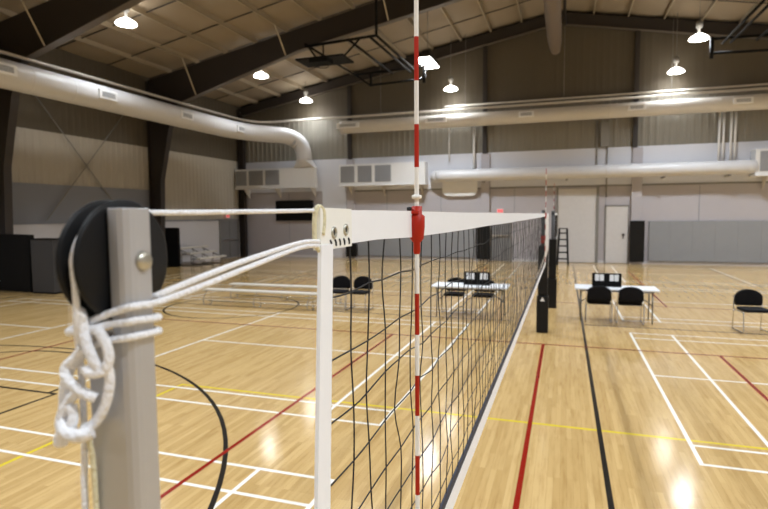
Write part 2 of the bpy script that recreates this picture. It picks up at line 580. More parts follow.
mb = MB().box(0.02, 1.78, YF - 0.05, YF, 0.03, 3.62)
d4 = struct(mb.build('door_4', M['doorw'], bev=0.005))
struct(MB().box(1.78, 1.9, YF - 0.09, YF, 0, 3.7).box(-0.06, 0.02, YF - 0.09, YF, 0, 3.7).build('door_frame', M['conduit'], d4))

# grey wall padding
for (x0, x1, n, lab) in ((4.12, 9.6, 6, 'long grey wall padding at the right under the white ducts'), (-10.6, -4.06, 7, 'grey wall padding seen through the net behind the antenna')):
    t = thing('wall_padding', lab, 'wall padding', ((x0 + x1) / 2, YF - 0.03, 0.16))
    w = (x1 - x0) / n
    for i in range(n):
        a = x0 - (x0 + x1) / 2 + i * w
        MB().box(a + 0.001, a + w - 0.001, -0.07, 0.0, 0, 1.88).build('pad_panel', M['greypad'], t, bev=0.004)
tag(MB().box(-15.72, -13.32, YF - 0.14, YF - 0.02, 2.12, 3.28).build('score_display', M['black'], bev=0.015), 'blank black display board on far wall under the plenum box with the curved duct', 'display board')
for (lo, rot, lab) in (((-2.8, YF - 0.08, 2.58), 0, 'small red lit exit sign above the grey far wall door'), ((XL + 0.12, 25.36, 2.42), PI / 2, 'small red lit exit sign above the grey left wall door')):
    t = thing('exit_sign', lab, 'exit sign', lo, rot)
    MB().box(-0.17, 0.17, -0.03, 0.03, -0.11, 0.11).build('sign_body', M['plen'], t, bev=0.006)
    MB().box(-0.145, 0.145, -0.04, 0.04, -0.08, 0.08).build('lit_face', M['exitred'], t)

# ------------------------------------------------------------------ ducts, plenums, pipes


def seam_tube(pts, r, pitch, n=24):
    """round duct along a path with slightly raised joint bands"""
    P = smooth_path(pts, 40)
    L = [0.0]
    for a, b in zip(P[:-1], P[1:]):
        L.append(L[-1] + (b - a).length)
    out, rad = [], []

    def at(d):
        for i in range(len(P) - 1):
            if L[i + 1] >= d:
                return P[i].lerp(P[i + 1], (d - L[i]) / max(L[i + 1] - L[i], 1e-9))
        return P[-1]
    d = 0.0
    while d < L[-1]:
        k = d % pitch
        out.append(at(d))
        rad.append(r)
        if k < 1e-6 and d > 0:
            rad.pop()
            out.pop()
            for e, q in ((-0.03, r), (-0.012, r), (0.0, r + 0.006), (0.04, r + 0.006), (0.052, r), (0.07, r)):
                out.append(at(d + e))
                rad.append(q)
        d = round(d + pitch / 6, 6)
        if abs(d % pitch - pitch) < 1e-4:
            d = round(d / pitch) * pitch
    out.append(P[-1])
    rad.append(r)
    return MB().tube(out, rad, n)


def register(parent, c, w, h, axis, out):
    """grille on a duct: frame and dark louvres, facing along axis"""
    mb = MB()
    if axis == 'x':
        mb.box(min(c[0] - out * 0.12, c[0] + out * 0.05), max(c[0] - out * 0.12, c[0] + out * 0.05), c[1] - w / 2, c[1] + w / 2, c[2] - h / 2, c[2] + h / 2)
    else:
        mb.box(c[0] - w / 2, c[0] + w / 2, min(c[1] - out * 0.12, c[1] + out * 0.05), max(c[1] - out * 0.12, c[1] + out * 0.05), c[2] - h / 2, c[2] + h / 2)
    r = mb.build('register', M['plen'], parent, bev=0.008)
    mb = MB()
    for i in range(5):
        z = c[2] - h * 0.22 + i * h * 0.11
        if axis == 'x':
            a = c[0] + out * 0.05
            mb.box(min(a, a + out * 0.01), max(a, a + out * 0.01), c[1] - w * 0.36, c[1] + w * 0.36, z - h * 0.04, z + h * 0.04)
        else:
            a = c[1] + out * 0.05
            mb.box(c[0] - w * 0.36, c[0] + w * 0.36, min(a, a + out * 0.01), max(a, a + out * 0.01), z - h * 0.04, z + h * 0.04)
    mb.build('louvre', M['grille'], r)


t = thing('round_duct', 'fat white round duct along the left wall curving down into a plenum box', 'duct', (0, 0, 0))
path = [(-15.6, 4.0, 6.68), (-15.6, 12, 6.7), (-15.6, 18.5, 6.72), (-15.58, 20.5, 6.72), (-15.5, 22.2, 6.72), (-15.25, 23.6, 6.74), (-14.8, 24.8, 6.78), (-14.2, 25.7, 6.76),
        (-13.75, 26.2, 6.45), (-13.55, 26.32, 6.0), (-13.5, 26.34, 5.5)]
seam_tube(path, 0.43, 1.5).build('duct_pipe', M['duct'], t)
mb = MB()
a, b = 0.43, 0.62
vs = [(-13.5 + a * math.cos(PI * 2 * i / 16), 26.34 + a * math.sin(PI * 2 * i / 16), 5.5) for i in range(16)]
sq = []
for i in range(16):
    c, s_ = math.cos(PI * 2 * i / 16), math.sin(PI * 2 * i / 16)
    k = max(abs(c), abs(s_))
    sq.append((-13.5 + 0.62 * c / k, 26.42 + 0.2 * s_ / k, 5.1))
mb.add(vs + sq, [(i, (i + 1) % 16, (i + 1) % 16 + 16, i + 16) for i in range(16)])
mb.build('transition', M['duct'], t)
for y in (10.5, 14.31, 18.58, 22.6):
    register(t, (-15.18 + (0.12 if y > 22 else 0), y, 6.74), 0.8, 0.32, 'x', 1)

t = thing('round_duct', 'long cream round duct hung high across the far wall above the white band', 'duct', (0, 0, 0))
seam_tube([(-11.3, 26.4, 7.16), (-4, 26.4, 7.16), (4, 26.4, 7.16), (12, 26.4, 7.16)], 0.33, 1.5).build('duct_pipe', M['duct2'], t)
for x, w in ((-10.75, 1.3), (-5.95, 1.1), (-1.5, 0.72), (3.35, 0.74), (7.52, 0.74)):
    register(t, (x, 26.04, 7.2), w, 0.26, 'y', -1)
for x in (-9.0, -4.5, 0.2, 4.8, 9.3):
    MB().tube([(x, 26.4, 7.49), (x, 26.4, deck(x) - 0.1)], 0.01, 5).build('hanger_rod', M['conduit'], t)

t = thing('round_duct', 'lower white round duct in front of the far wall ending in an elbow', 'duct', (0, 0, 0))
seam_tube([(8.2, 26.5, 4.4), (4, 26.5, 4.4), (-2, 26.5, 4.4), (-5.4, 26.5, 4.4), (-5.85, 26.54, 4.4), (-6.08, 26.68, 4.4), (-6.15, 27.0, 4.4)], 0.31, 2.0).build('duct_pipe', M['duct'], t)
for x in (-3.6, 0.4, 4.6, 7.2):
    MB().box(x - 0.04, x + 0.04, 26.3, YF, 4.02, 4.08).build('bracket', M['conduit'], t)


def plenum(x0, x1, z0, z1, grilles, label, yb=-0.04):
    t = thing('plenum_box', label, 'air plenum', ((x0 + x1) / 2, YF, z0))
    cx = (x0 + x1) / 2
    MB().box(x0 - cx, x1 - cx, -0.78, yb, 0, z1 - z0).build('casing', M['plen'], t, bev=0.012)
    MB().box(x0 - cx - 0.03, x1 - cx + 0.03, -0.84, yb, -0.07, 0.0).build('bottom_ledge', M['plen'], t, bev=0.006)
    for (g0, g1) in grilles:
        mb = MB().box(g0 - cx, g1 - cx, -0.80, -0.78, 0.14, z1 - z0 - 0.1)
        g = mb.build('grille', M['grille'], t)
        mb = MB()
        n = 14
        h = (z1 - z0 - 0.24) / n
        for i in range(n):
            z = 0.14 + (i + 0.5) * h
            mb.box(g0 - cx + 0.02, g1 - cx - 0.02, -0.812, -0.795, z - h * 0.22, z + h * 0.22)
        mb.build('slat', M['greypad'], g)
    for x in (x0 + 0.5, (x0 + x1) / 2, x1 - 0.3):
        MB().prism([(-0.7, -0.07), (-0.04, -0.07), (-0.04, -0.6)], x - cx - 0.02, x - cx + 0.02, 'x').build('wall_bracket', M['pipe'], t)
    return t


plenum(-17.97, -12.86, 4.03, 5.1, [(-17.93, -17.2), (-17.05, -16.12), (-15.96, -15.07)], 'white plenum box with three grilles fed by the curved duct in the far left corner', -0.44)
plenum(-11.4, -6.57, 4.05, 5.16, [(-11.3, -10.5), (-10.3, -9.5), (-9.32, -8.42)], 'white plenum box with three grilles behind the antenna, not joined to a duct')
plenum(8.14, 12.5, 4.05, 5.15, [(8.3, 9.4), (9.6, 10.7), (10.9, 12.0)], 'white plenum box cut by the right edge at the end of the lower duct')

tag(MB().tube(smooth_path([(-16.0, 4, 7.42), (-16, 14, 7.46), (-16, 20, 7.47), (-16.0, 24.2, 7.5)], 3) + [Vector((-15.9, 25.6, 7.62)), Vector((-15.4, 26.35, 7.7)), Vector((-14.4, 26.45, 7.72)), Vector((12, 26.45, 7.72))], 0.055, 10)
    .build('sprinkler_pipe', M['pipe']), 'thin pale pipe running over the left duct and on across the far wall', 'pipe')
tag(MB().tube([(-5.6, 26.6, 7.93), (12, 26.6, 7.93)], 0.045, 8).build('sprinkler_pipe', M['pipe']), 'upper pale pipe on far wall starting under the lamp right of the antenna', 'pipe')
for x, z0, z1, lab in ((6.83, 4.7, 6.85, 'leftmost of four thin white pipes between the two ducts at right'), (7.0, 4.7, 6.85, 'second from left of four thin white pipes between the two ducts at right'),
                       (7.29, 4.7, 6.85, 'third from left of four thin white pipes between the two ducts at right'), (7.45, 4.7, 6.85, 'rightmost of four thin white pipes between the two ducts at right')):
    tag(MB().tube([(x, 26.78, z0), (x, 26.78, z1)], 0.05, 8).build('drop_pipe', M['boardw']), lab, 'pipe', 'white pipes at right between the ducts')
tag(MB().tube([(-4.13, 26.85, 4.7), (-4.13, 26.85, 6.85)], 0.06, 8).build('drop_pipe', M['boardw']), 'single white pipe left of the wind column behind the antenna', 'pipe')
tag(MB().tube([(-5.42, 26.85, 5.2), (-5.42, 26.85, 6.85)], 0.03, 8).build('drop_pipe', M['boardw']), 'thin short white pipe hanging under the lamp right of the antenna', 'pipe')
t = thing('fuse_box', 'grey electrical box with conduit below the upper duct left of the right wind column', 'electrical box', (2.1, 26.98, 5.6))
MB().box(-0.2, 0.2, -0.12, 0.05, 0.0, 1.15).build('box', M['conduit'], t, bev=0.01)
MB().tube([(-0.35, 0.0, -1.0), (-0.35, 0.0, 1.2)], 0.03, 8).build('conduit', M['conduit'], t)
MB().tube([(0.12, 0.0, -2.4), (0.12, 0.0, 0)], 0.03, 8).build('conduit', M['conduit'], t)
# white fan-shaped board under the lower duct
pts = [(-0.92, 0.8), (-0.92, 0.3)] + [(-0.92 + 0.32 - 0.32 * math.cos(a), 0.3 - 0.3 * math.sin(a)) for a in (0.4, 0.8, 1.2, 1.5707)] + \
      [(0.92 - 0.32 + 0.32 * math.sin(a), 0.3 - 0.3 * math.cos(a)) for a in (0, 0.4, 0.8, 1.2)] + [(0.92, 0.3), (0.92, 0.8)]
mb = MB()
mb.prism([(a - 4.87, b + 3.37) for a, b in pts], YF - 0.18, YF - 0.1)
tag(mb.build('backboard', M['boardw'], bev=0.008), 'white round-cornered backboard on far wall tucked under the lower duct', 'backboard')

# ridge curtain tube
t = thing('curtain_roll', 'grey rolled divider curtain hanging along the roof ridge', 'rolled curtain', (-0.22, 25, 9.98))
MB().tube(smooth_path([(0, -19, 0.2), (0.01, -14, 0.14), (0, -9, 0.2), (0.01, -5, 0.12), (0, -1.2, 0.15), (0.05, 0, -0.25)], 4), [0.31] * 17 + [0.3, 0.27, 0.23, 0.2], 16).build('curtain', M['tube'], t)
MB().tube([(0.42, -19, 0.9), (0.42, 0, 0.9)], 0.06, 8).build('drive_pipe', M['steel'], t)
for y in (-18, -13, -8, -3):
    MB().tube([(0.2, y, 0.35), (0.2, y, 1.7)], 0.015, 5).build('hanger', M['conduit'], t)


# folded basketball hoists
def hoist(label, mir):
    X = lambda x: x if mir > 0 else -x - 0.15
    t = thing('basketball_hoist', label, 'basketball hoist', (0, 0, 0))

    def bar(name, a, b, r=0.045):
        MB().tube([(X(a[0]), a[1], a[2]), (X(b[0]), b[1], b[2])], r, 8).build(name, M['black'], t)
    for x in (-5.88, -6.14, -6.95, -8.6):
        bar('arm', (x, 16.8, 8.55), (x, 22.0, 8.62))
    for z0, z1, xa, xb in ((8.2, 8.28, -7.97, -5.53), (8.72, 8.8, -8.7, -5.53)):
        bar('cross_bar', (xa, 22, z0), (xb, 22, z1), 0.05)
    bar('cross_bar', (-8.6, 16.8, 8.47), (-5.85, 16.8, 8.57), 0.05)
    bar('post', (-5.53, 22, 8.1), (-5.53, 22, 8.86), 0.07)
    bar('post', (-7.97, 22, 8.15), (-7.97, 22, 8.72), 0.06)
    bar('diagonal', (-8.63, 22, 8.65), (-7.97, 22, 8.18), 0.04)
    bar('diagonal', (-8.5, 16.8, 8.47), (-8.15, 16.8, 8.0), 0.035)
    bar('diagonal', (-6.5, 16.8, 8.53), (-7.1, 16.8, 8.0), 0.035)
    bar('diagonal', (-7.9, 16.8, 8.47), (-7.9, 16.8, 8.0), 0.03)
    for x, y in ((-5.9, 16.8),):
        bar('hanger', (x, y, 8.6), (x, y, deck(X(x)) - 0.05), 0.05)
    cx = (X(-8.85) + X(-7.0)) / 2
    b = MB().box(cx - 0.92, cx + 0.92, 16.45, 17.5, 7.92, 7.98).build('backboard', M['black'], t, bev=0.01)
    MB().box(cx - 0.35, cx + 0.35, 16.4, 16.9, 7.78, 7.92).build('board_bracket', M['black'], b, bev=0.01)
    rim = MB()
    rim.lathe([(0.225 + 0.012 * math.cos(a), 0.012 * math.sin(a)) for a in [i * PI / 3 for i in range(7)]], (cx, 16.75, 7.7), 'z', 20)
    rim.build('rim', M['black'], b)
    return t


hoist('black folded basketball hoist hanging from the roof left of the antenna', 1)
hoist('black folded basketball hoist hanging from the roof at the right edge', -1)


# ------------------------------------------------------------------ lamps
LP = [(-13.9, 13.95, 'round glowing high bay lamp nearest the top left corner'), (-13.3, 21.6, 'round glowing high bay lamp hanging beside the dark rafter above the left duct'),
      (-13.25, 26.15, 'round glowing high bay lamp above the curved end of the left duct'), (-5.2, 26.15, 'round glowing high bay lamp just right of the antenna'),
      (5.03, 22.4, 'higher round glowing high bay lamp at the right, nearer the roof'), (4.93, 26.25, 'lower round glowing high bay lamp at the right, above the far wall duct')]
ZL = 8.95
LAMP_W = 2450


def spot(x, y, z=ZL, w=LAMP_W):
    l = bpy.data.lights.new('high_bay_light', 'SPOT')
    l.energy = w
    l.spot_size = math.radians(140)
    l.spot_blend = 1.0
    l.shadow_soft_size = 0.24
    l.color = (0.84, 0.92, 1.0)
    o = bpy.data.objects.new('high_bay_light', l)
    COL.objects.link(o)
    o.location = (x, y, z)
    return o


root = None
for (x, y, lab) in LP:
    if root is None:
        root = thing('high_bay_lamp', lab, 'ceiling lamp', (x, y, ZL), group='round high bay lamps')
        prof = [(0.34, -0.01), (0.335, 0.02), (0.28, 0.08), (0.2, 0.13), (0.11, 0.18), (0.02, 0.19)]
        MB().lathe(prof, n=28).build('reflector', M['glow'], root, fix=False)
        MB().lathe([(0.001, -0.10), (0.09, -0.06), (0.11, 0.0), (0.09, 0.08), (0.001, 0.12)], n=16).build('bulb', M['bulb'], root)
        MB().lathe([(0.001, 0.19), (0.05, 0.19), (0.05, 0.40), (0.12, 0.42), (0.12, 0.62), (0.08, 0.66), (0.001, 0.66)], n=16).build('ballast', M['lampgrey'], root)
        o = root
    else:
        o = copy_thing(root, (x, y, ZL - (0.28 if y > 25 else 0)), None, lab)
    MB().tube([(0, 0, 0.62), (0, 0, deck(x) - o.location.z - 0.05)], 0.012, 6).build('stem', M['lampgrey'], o)
    spot(x, y, o.location.z, LAMP_W * (0.2 if y > 25 else 0.22 if x < -10 else 1.15))
t = thing('flood_lamp', 'rectangular bright flat lamp immediately right of the antenna top', 'ceiling lamp', (-5.42, 22.2, ZL))
mb = MB()
mb.box(-0.30, 0.30, -0.8, 0.8, 0, 0.06, rot=Matrix.Rotation(0.0, 3, 'Z'))
mb.build('lens', mat('flood_lens', (255, 255, 255), 0.4, emit=(255, 250, 242), estr=25), t)
MB().box(-0.34, 0.34, -0.84, 0.84, 0.06, 0.22).box(-0.16, 0.16, -0.3, 0.3, 0.22, 0.5).build('housing', M['steel'], t, bev=0.01)
MB().tube([(0, 0, 0.5), (0, 0, deck(-5.4) - ZL - 0.1)], 0.015, 6).build('stem', M['lampgrey'], t)
spot(-5.42, 22.2, ZL - 0.3)
for (x, y) in [(-5.3, 14), (5, 14), (13.4, 26.2), (13.4, 22), (13.4, 14)] + [(x, y) for x in (-13.4, -5.3, 5, 13.4) for y in (6, -2, -10)]:
    spot(x, y, ZL, LAMP_W * (0.6 if x < -10 else 1))

# ------------------------------------------------------------------ chairs


def half_disc(w, h, n=14):
    pts = [(-w / 2, 0.05), (-w / 2 + 0.03, 0.0), (w / 2 - 0.03, 0.0), (w / 2, 0.05)]
    for i in range(n + 1):
        a = PI * i / n
        pts.append((w / 2 * math.cos(a), h * 0.42 + h * 0.58 * math.sin(a) ** 0.8))
    return pts


def cushion(outline, y0, y1, curve=0.05):
    """padded panel from an outline in x,z, slightly dished and rounded at the rim"""
    mb = MB()
    n = len(outline)
    cx = sum(p[0] for p in outline) / n
    cz = sum(p[1] for p in outline) / n
    rings = [(1.0, 0.5), (0.985, 0.18), (0.93, 0.03), (0.6, 0.0), (0.0, 0.0)]
    vs = []
    for side in (0, 1):
        for (k, t) in rings:
            for (a, b) in outline:
                x, z = cx + (a - cx) * k, cz + (b - cz) * k
                y = (y0 + (y1 - y0) * t) if side == 0 else (y1 - (y1 - y0) * t)
                vs.append((x, y - curve * (x / 0.26) ** 2, z))
    fs = []
    R = len(rings)
    for side in (0, 1):
        o = side * R * n
        for i in range(R - 1):
            for j in range(n):
                fs.append((o + i * n + j, o + i * n + (j + 1) % n, o + (i + 1) * n + (j + 1) % n, o + (i + 1) * n + j))
    mb.add(vs, fs, 0, True)
    return mb


def make_chair(label, loc, rz, group):
    t = thing('stacking_chair', label, 'chair', loc, rz, group)     # the chair faces local +y
    cushion(half_disc(0.52, 0.34), -0.29, -0.22, -0.04).build('backrest', M['fabric'], t).location.z = 0.50
    mb = MB()
    seat = [(-0.23, -0.2), (-0.25, 0.05), (-0.24, 0.22), (-0.2, 0.26), (0.2, 0.26), (0.24, 0.22), (0.25, 0.05), (0.23, -0.2)]
    mb.prism(seat, 0.43, 0.49, 'z')
    mb.build('seat', M['fabric'], t, bev=0.02)
    for s in (-1, 1):
        x = s * 0.265
        mb = MB()
        mb.tube(smooth_path([(x * 0.93, -0.27, 0.72), (x, -0.24, 0.5), (x, -0.2, 0.43), (x, 0.0, 0.42), (x, 0.2, 0.42), (x, 0.235, 0.39), (x, 0.25, 0.2), (x, 0.262, 0.04),
                             (x, 0.25, 0.013), (x, 0.2, 0.013), (x, -0.2, 0.013), (x, -0.25, 0.013), (x, -0.262, 0.04), (x, -0.25, 0.2), (x, -0.225, 0.41)], 4), 0.0115, 8)
        mb.build('sled_leg', M['chrome'], t)
    for y in (0.1, -0.15):
        MB().tube([(-0.265, y, 0.415), (0.265, y, 0.415)], 0.01, 6).build('cross_bar', M['chrome'], t)
    return t


ch = make_chair('left black chair tucked under the right hand table, seen from behind', (1.09, 11.68, 0), 0, 'chairs at the right table')
copy_thing(ch, (1.73, 11.68, 0), 0, 'right black chair tucked under the right hand table, seen from behind')
c = copy_thing(ch, (-2.22, 11.95, 0), PI, 'left black chair behind the table seen through the net')
c['group'] = 'chairs at the table behind the net'
c = copy_thing(c, (-1.51, 11.95, 0), PI, 'right black chair behind the table seen through the net')
c = copy_thing(ch, (-5.20, 11.6, 0), PI + 0.05, 'left black chair standing at the end of the low benches')
c['group'] = 'chairs beside the benches'
copy_thing(c, (-4.62, 11.62, 0), PI - 0.06, 'right black chair standing at the end of the low benches')
c = copy_thing(ch, (4.0, 11.42, 0), PI + 0.12, 'lone black chair with chrome sled legs at the right edge')
del c['group']


# ------------------------------------------------------------------ tables and scoreboards
def make_table(label, x0, x1, y0, y1):
    cx, cy = (x0 + x1) / 2, (y0 + y1) / 2
    w, d = (x1 - x0) / 2, (y1 - y0) / 2
    t = thing('folding_table', label, 'table', (cx, cy, 0))
    MB().box(-w, w, -d, d, 0.725, 0.765).build('tabletop', M['tabtop'], t, bev=0.012)
    for sx in (-1, 1):
        for sy in (-1, 1):
            x = sx * (w - 0.13)
            mb = MB()
            mb.tube([(x, sy * (d - 0.12), 0.72), (x - sx * 0.0, sy * (d - 0.06), 0.012)], 0.015, 8)
            mb.build('leg', M['tableg'], t)
        mb = MB()
        mb.tube([(x, -d + 0.1, 0.4), (x, d - 0.1, 0.4)], 0.012, 6)
        mb.tube([(x, 0, 0.4), (x - sx * 0.4, 0, 0.72)], 0.01, 6)
        mb.build('leg_brace', M['tableg'], t)
    MB().box(-w + 0.1, w - 0.1, -d + 0.06, -d + 0.08, 0.69, 0.725).box(-w + 0.1, w - 0.1, d - 0.08, d - 0.06, 0.69, 0.725).build('apron', M['tableg'], t)
    return t


make_table('white folding table with two black chairs in the open at right', 0.59, 2.31, 11.52, 12.24)
make_table('white folding table seen through the net', -2.62, -0.86, 11.06, 11.78)


def make_score(label, loc):
    t = thing('flip_scoreboard', label, 'scoreboard', loc)
    MB().box(-0.31, 0.31, -0.07, 0.10, 0, 0.025).box(-0.31, 0.31, -0.03, -0.01, 0.025, 0.09).build('base', M['black'], t, bev=0.004)
    mb = MB()
    for x in (-0.305, 0.305):
        mb.tube([(x, 0.0, 0.02), (x, 0.01, 0.30)], 0.008, 6)
    mb.tube([(-0.305, 0.01, 0.295), (0.305, 0.01, 0.295)], 0.008, 6)
    mb.box(-0.305, 0.305, 0.008, 0.02, 0.025, 0.29).box(-0.04, 0.04, -0.012, 0.02, 0.025, 0.29)
    mb.build('frame', M['black'], t)
    for s in (-1, 1):
        for k in (0, 1):
            cx = s * (0.105 + 0.1 * k)
            MB().box(cx - 0.044, cx + 0.044, -0.010, 0.008, 0.125, 0.272).build('score_card', M['card'], t, bev=0.006)
        mb = MB()
        for k in (0, 1):
            cx = s * (0.105 + 0.1 * k)
            for q in (-0.025, 0.025):
                mb.lathe([(0.012 + 0.002 * math.cos(a), 0.002 * math.sin(a)) for a in [i * PI / 3 for i in range(7)]], (cx + q, 0, 0.29), 'x', 10)
        mb.build('ring', M['chrome'], t)
    return t


make_score('black flip scoreboard with white number cards on the right hand table', (1.27, 11.93, 0.766))
make_score('black flip scoreboard with white number cards on the table behind the net', (-1.6, 11.48, 0.766))


# ------------------------------------------------------------------ benches, bleachers, things at the left wall
def make_bench(label, x0, x1, y):
    t = thing('low_bench', label, 'bench', ((x0 + x1) / 2, y, 0))
    w = (x1 - x0) / 2
    MB().box(-w, w, -0.13, 0.13, 0.40, 0.44).build('plank', M['pipe'], t, bev=0.01)
    for x in (-w + 0.18, 0, w - 0.18):
        mb = MB()
        mb.tube(smooth_path([(x - 0.02, -0.11, 0.40), (x - 0.1, -0.16, 0.2), (x - 0.1, -0.17, 0.03), (x - 0.08, -0.14, 0.013), (x, 0.0, 0.013), (x - 0.08, 0.14, 0.013), (x - 0.1, 0.17, 0.03), (x - 0.1, 0.16, 0.2), (x - 0.02, 0.11, 0.40)], 4), 0.014, 6)
        mb.build('leg', M['chrome'], t)
    MB().tube([(-w + 0.1, 0, 0.1), (w - 0.1, 0, 0.1)], 0.012, 6).build('stretcher', M['chrome'], t)
    return t


make_bench('nearer of two long low aluminium benches left of the net end', -9.05, -5.56, 11.25)
make_bench('farther of two long low aluminium benches left of the net end', -9.0, -5.3, 12.45)


def make_bleacher(label, x, y0, y1, rows):
    t = thing('bleacher', label, 'bleacher', (x, (y0 + y1) / 2, 0))
    L = (y1 - y0) / 2
    for i in range(rows):
        px = -0.55 * i + 0.55 * (rows - 1) / 2
        z = 0.36 + 0.24 * i
        MB().box(px - 0.12, px + 0.12, -L, L, z - 0.04, z + 0.05).build('seat_plank', M['pipe'], t, bev=0.006)
        if i:
            MB().box(px + 0.18, px + 0.42, -L, L, z - 0.29, z - 0.22).build('foot_plank', M['greypad'], t, bev=0.005)
    for y in (-L + 0.2, 0, L - 0.2):
        mb = MB()
        a, b = 0.55 * (rows - 1) / 2 + 0.1, -0.55 * (rows - 1) / 2 - 0.1
        mb.tube([(a, y, 0.02), (b, y, 0.02)], 0.02, 6)
        mb.tube([(a, y, 0.3), (b, y, 0.3 + 0.24 * (rows - 1))], 0.02, 6)
        for i in range(rows):
            px = -0.55 * i + 0.55 * (rows - 1) / 2
            mb.tube([(px, y, 0.02), (px, y, 0.36 + 0.24 * i)], 0.018, 6)
        mb.build('support_frame', M['tableg'], t)
    return t


make_bleacher('small aluminium bleacher against the left wall by the grey door', -16.9, 20.55, 22.7, 3)
make_bleacher('small aluminium bleacher behind the pulley at the near left wall', -16.95, 12.6, 14.9, 3)

t = thing('folded_mat', 'tall black folded mat leaning at the left edge', 'gym mat', (-16.7, 11.62, 0))
for i in range(3):
    MB().box(-0.85, 0.72, 0.07 * i, 0.07 * i + 0.062, 0.0, 1.88, rot=Matrix.Rotation(0.02, 3, 'Y')).build('mat_panel', M['black'], t, bev=0.015)
MB().box(-0.86, -0.66, -0.012, 0.0, 0.33, 0.36).build('label_strip', M['card'], t)
t = thing('storage_cabinet', 'charcoal cabinet on floor right of the black mat at the left', 'cabinet', (-15.35, 11.75, 0))
MB().box(-0.46, 0.46, -0.2, 0.25, 0.02, 1.72).build('body', M['dkgrey'], t, bev=0.008)
MB().box(-0.48, 0.48, -0.22, 0.27, 1.72, 1.75).build('top', M['black'], t, bev=0.005)
MB().box(-0.47, 0.47, -0.21, 0.26, 0.0, 0.05).build('plinth', M['black'], t)
t = thing('panel_mat', 'black upright mat panel beside the left wall column behind the pulley', 'gym mat', (-17.5, 20.15, 0))
MB().box(-0.42, 0.36, 0.0, 0.07, 0.0, 1.88).build('mat_panel', M['black'], t, bev=0.012)
MB().box(-0.42, 0.36, 0.075, 0.145, 0.0, 1.86).build('mat_panel', M['black'], t, bev=0.012)

# step ladder at the far wall
t = thing('step_ladder', 'black step ladder against the far wall behind the far posts', 'ladder', (0.28, 25.6, 0))
mb = MB()
for s in (-1, 1):
    mb.tube([(s * 0.24, -0.3, 0.02), (s * 0.17, 0, 1.72)], 0.045, 6)
mb.build('front_rail', M['black'], t)
mb = MB()
for s in (-1, 1):
    mb.tube([(s * 0.24, 0.45, 0.02), (s * 0.17, 0.03, 1.70)], 0.035, 6)
mb.tube([(-0.22, 0.3, 0.6), (0.22, 0.3, 0.6)], 0.015, 6)
mb.build('rear_rail', M['black'], t)
for i in range(5):
    z = 0.28 + 0.3 * i
    w = 0.24 - 0.07 * z / 1.72
    MB().box(-w, w, -0.3 + 0.3 * z / 1.72 - 0.05, -0.3 + 0.3 * z / 1.72 + 0.05, z, z + 0.06).build('step', M['black'], t)
MB().box(-0.19, 0.19, -0.09, 0.1, 1.70, 1.74).build('top_cap', M['black'], t, bev=0.006)

# ------------------------------------------------------------------ net posts far away


def padded_post(x, y, label, cat='net post'):
    t = thing('padded_net_post', label, cat, (x, y, 0))
    MB().lathe([(0.001, 0), (0.045, 0), (0.045, 2.5), (0.001, 2.5)], n=16).build('pole', M['steel'], t)
    MB().box(-0.115, 0.115, -0.115, 0.115, 0.0, 0.76).build('lower_pad', M['padblk'], t, bev=0.02)
    MB().box(-0.095, 0.095, -0.095, 0.095, 0.77, 1.78).build('upper_pad', M['padblk'], t, bev=0.02)
    MB().lathe([(0.001, -0.03), (0.05, -0.03), (0.05, 0.03), (0.001, 0.03)], (0, 0, 2.42), 'x', 16).build('pulley', M['black'], t)
    return t


pp = padded_post(-0.06, 10.2, 'black padded net post at the far end of the near net')
mb = MB()
mb.add([(-0.045, -0.117, 0.655), (0.045, -0.117, 0.655), (0.0, -0.117, 0.735)], [(0, 1, 2)])
mb.build('emblem', M['card'], pp, fix=False)
MB().box(-0.05, 0.05, -0.10, -0.05, 1.83, 1.98).build('ratchet', M['red'], pp, bev=0.008)
padded_post(0.06, 13.3, 'black padded net post standing behind the near net\'s far post')


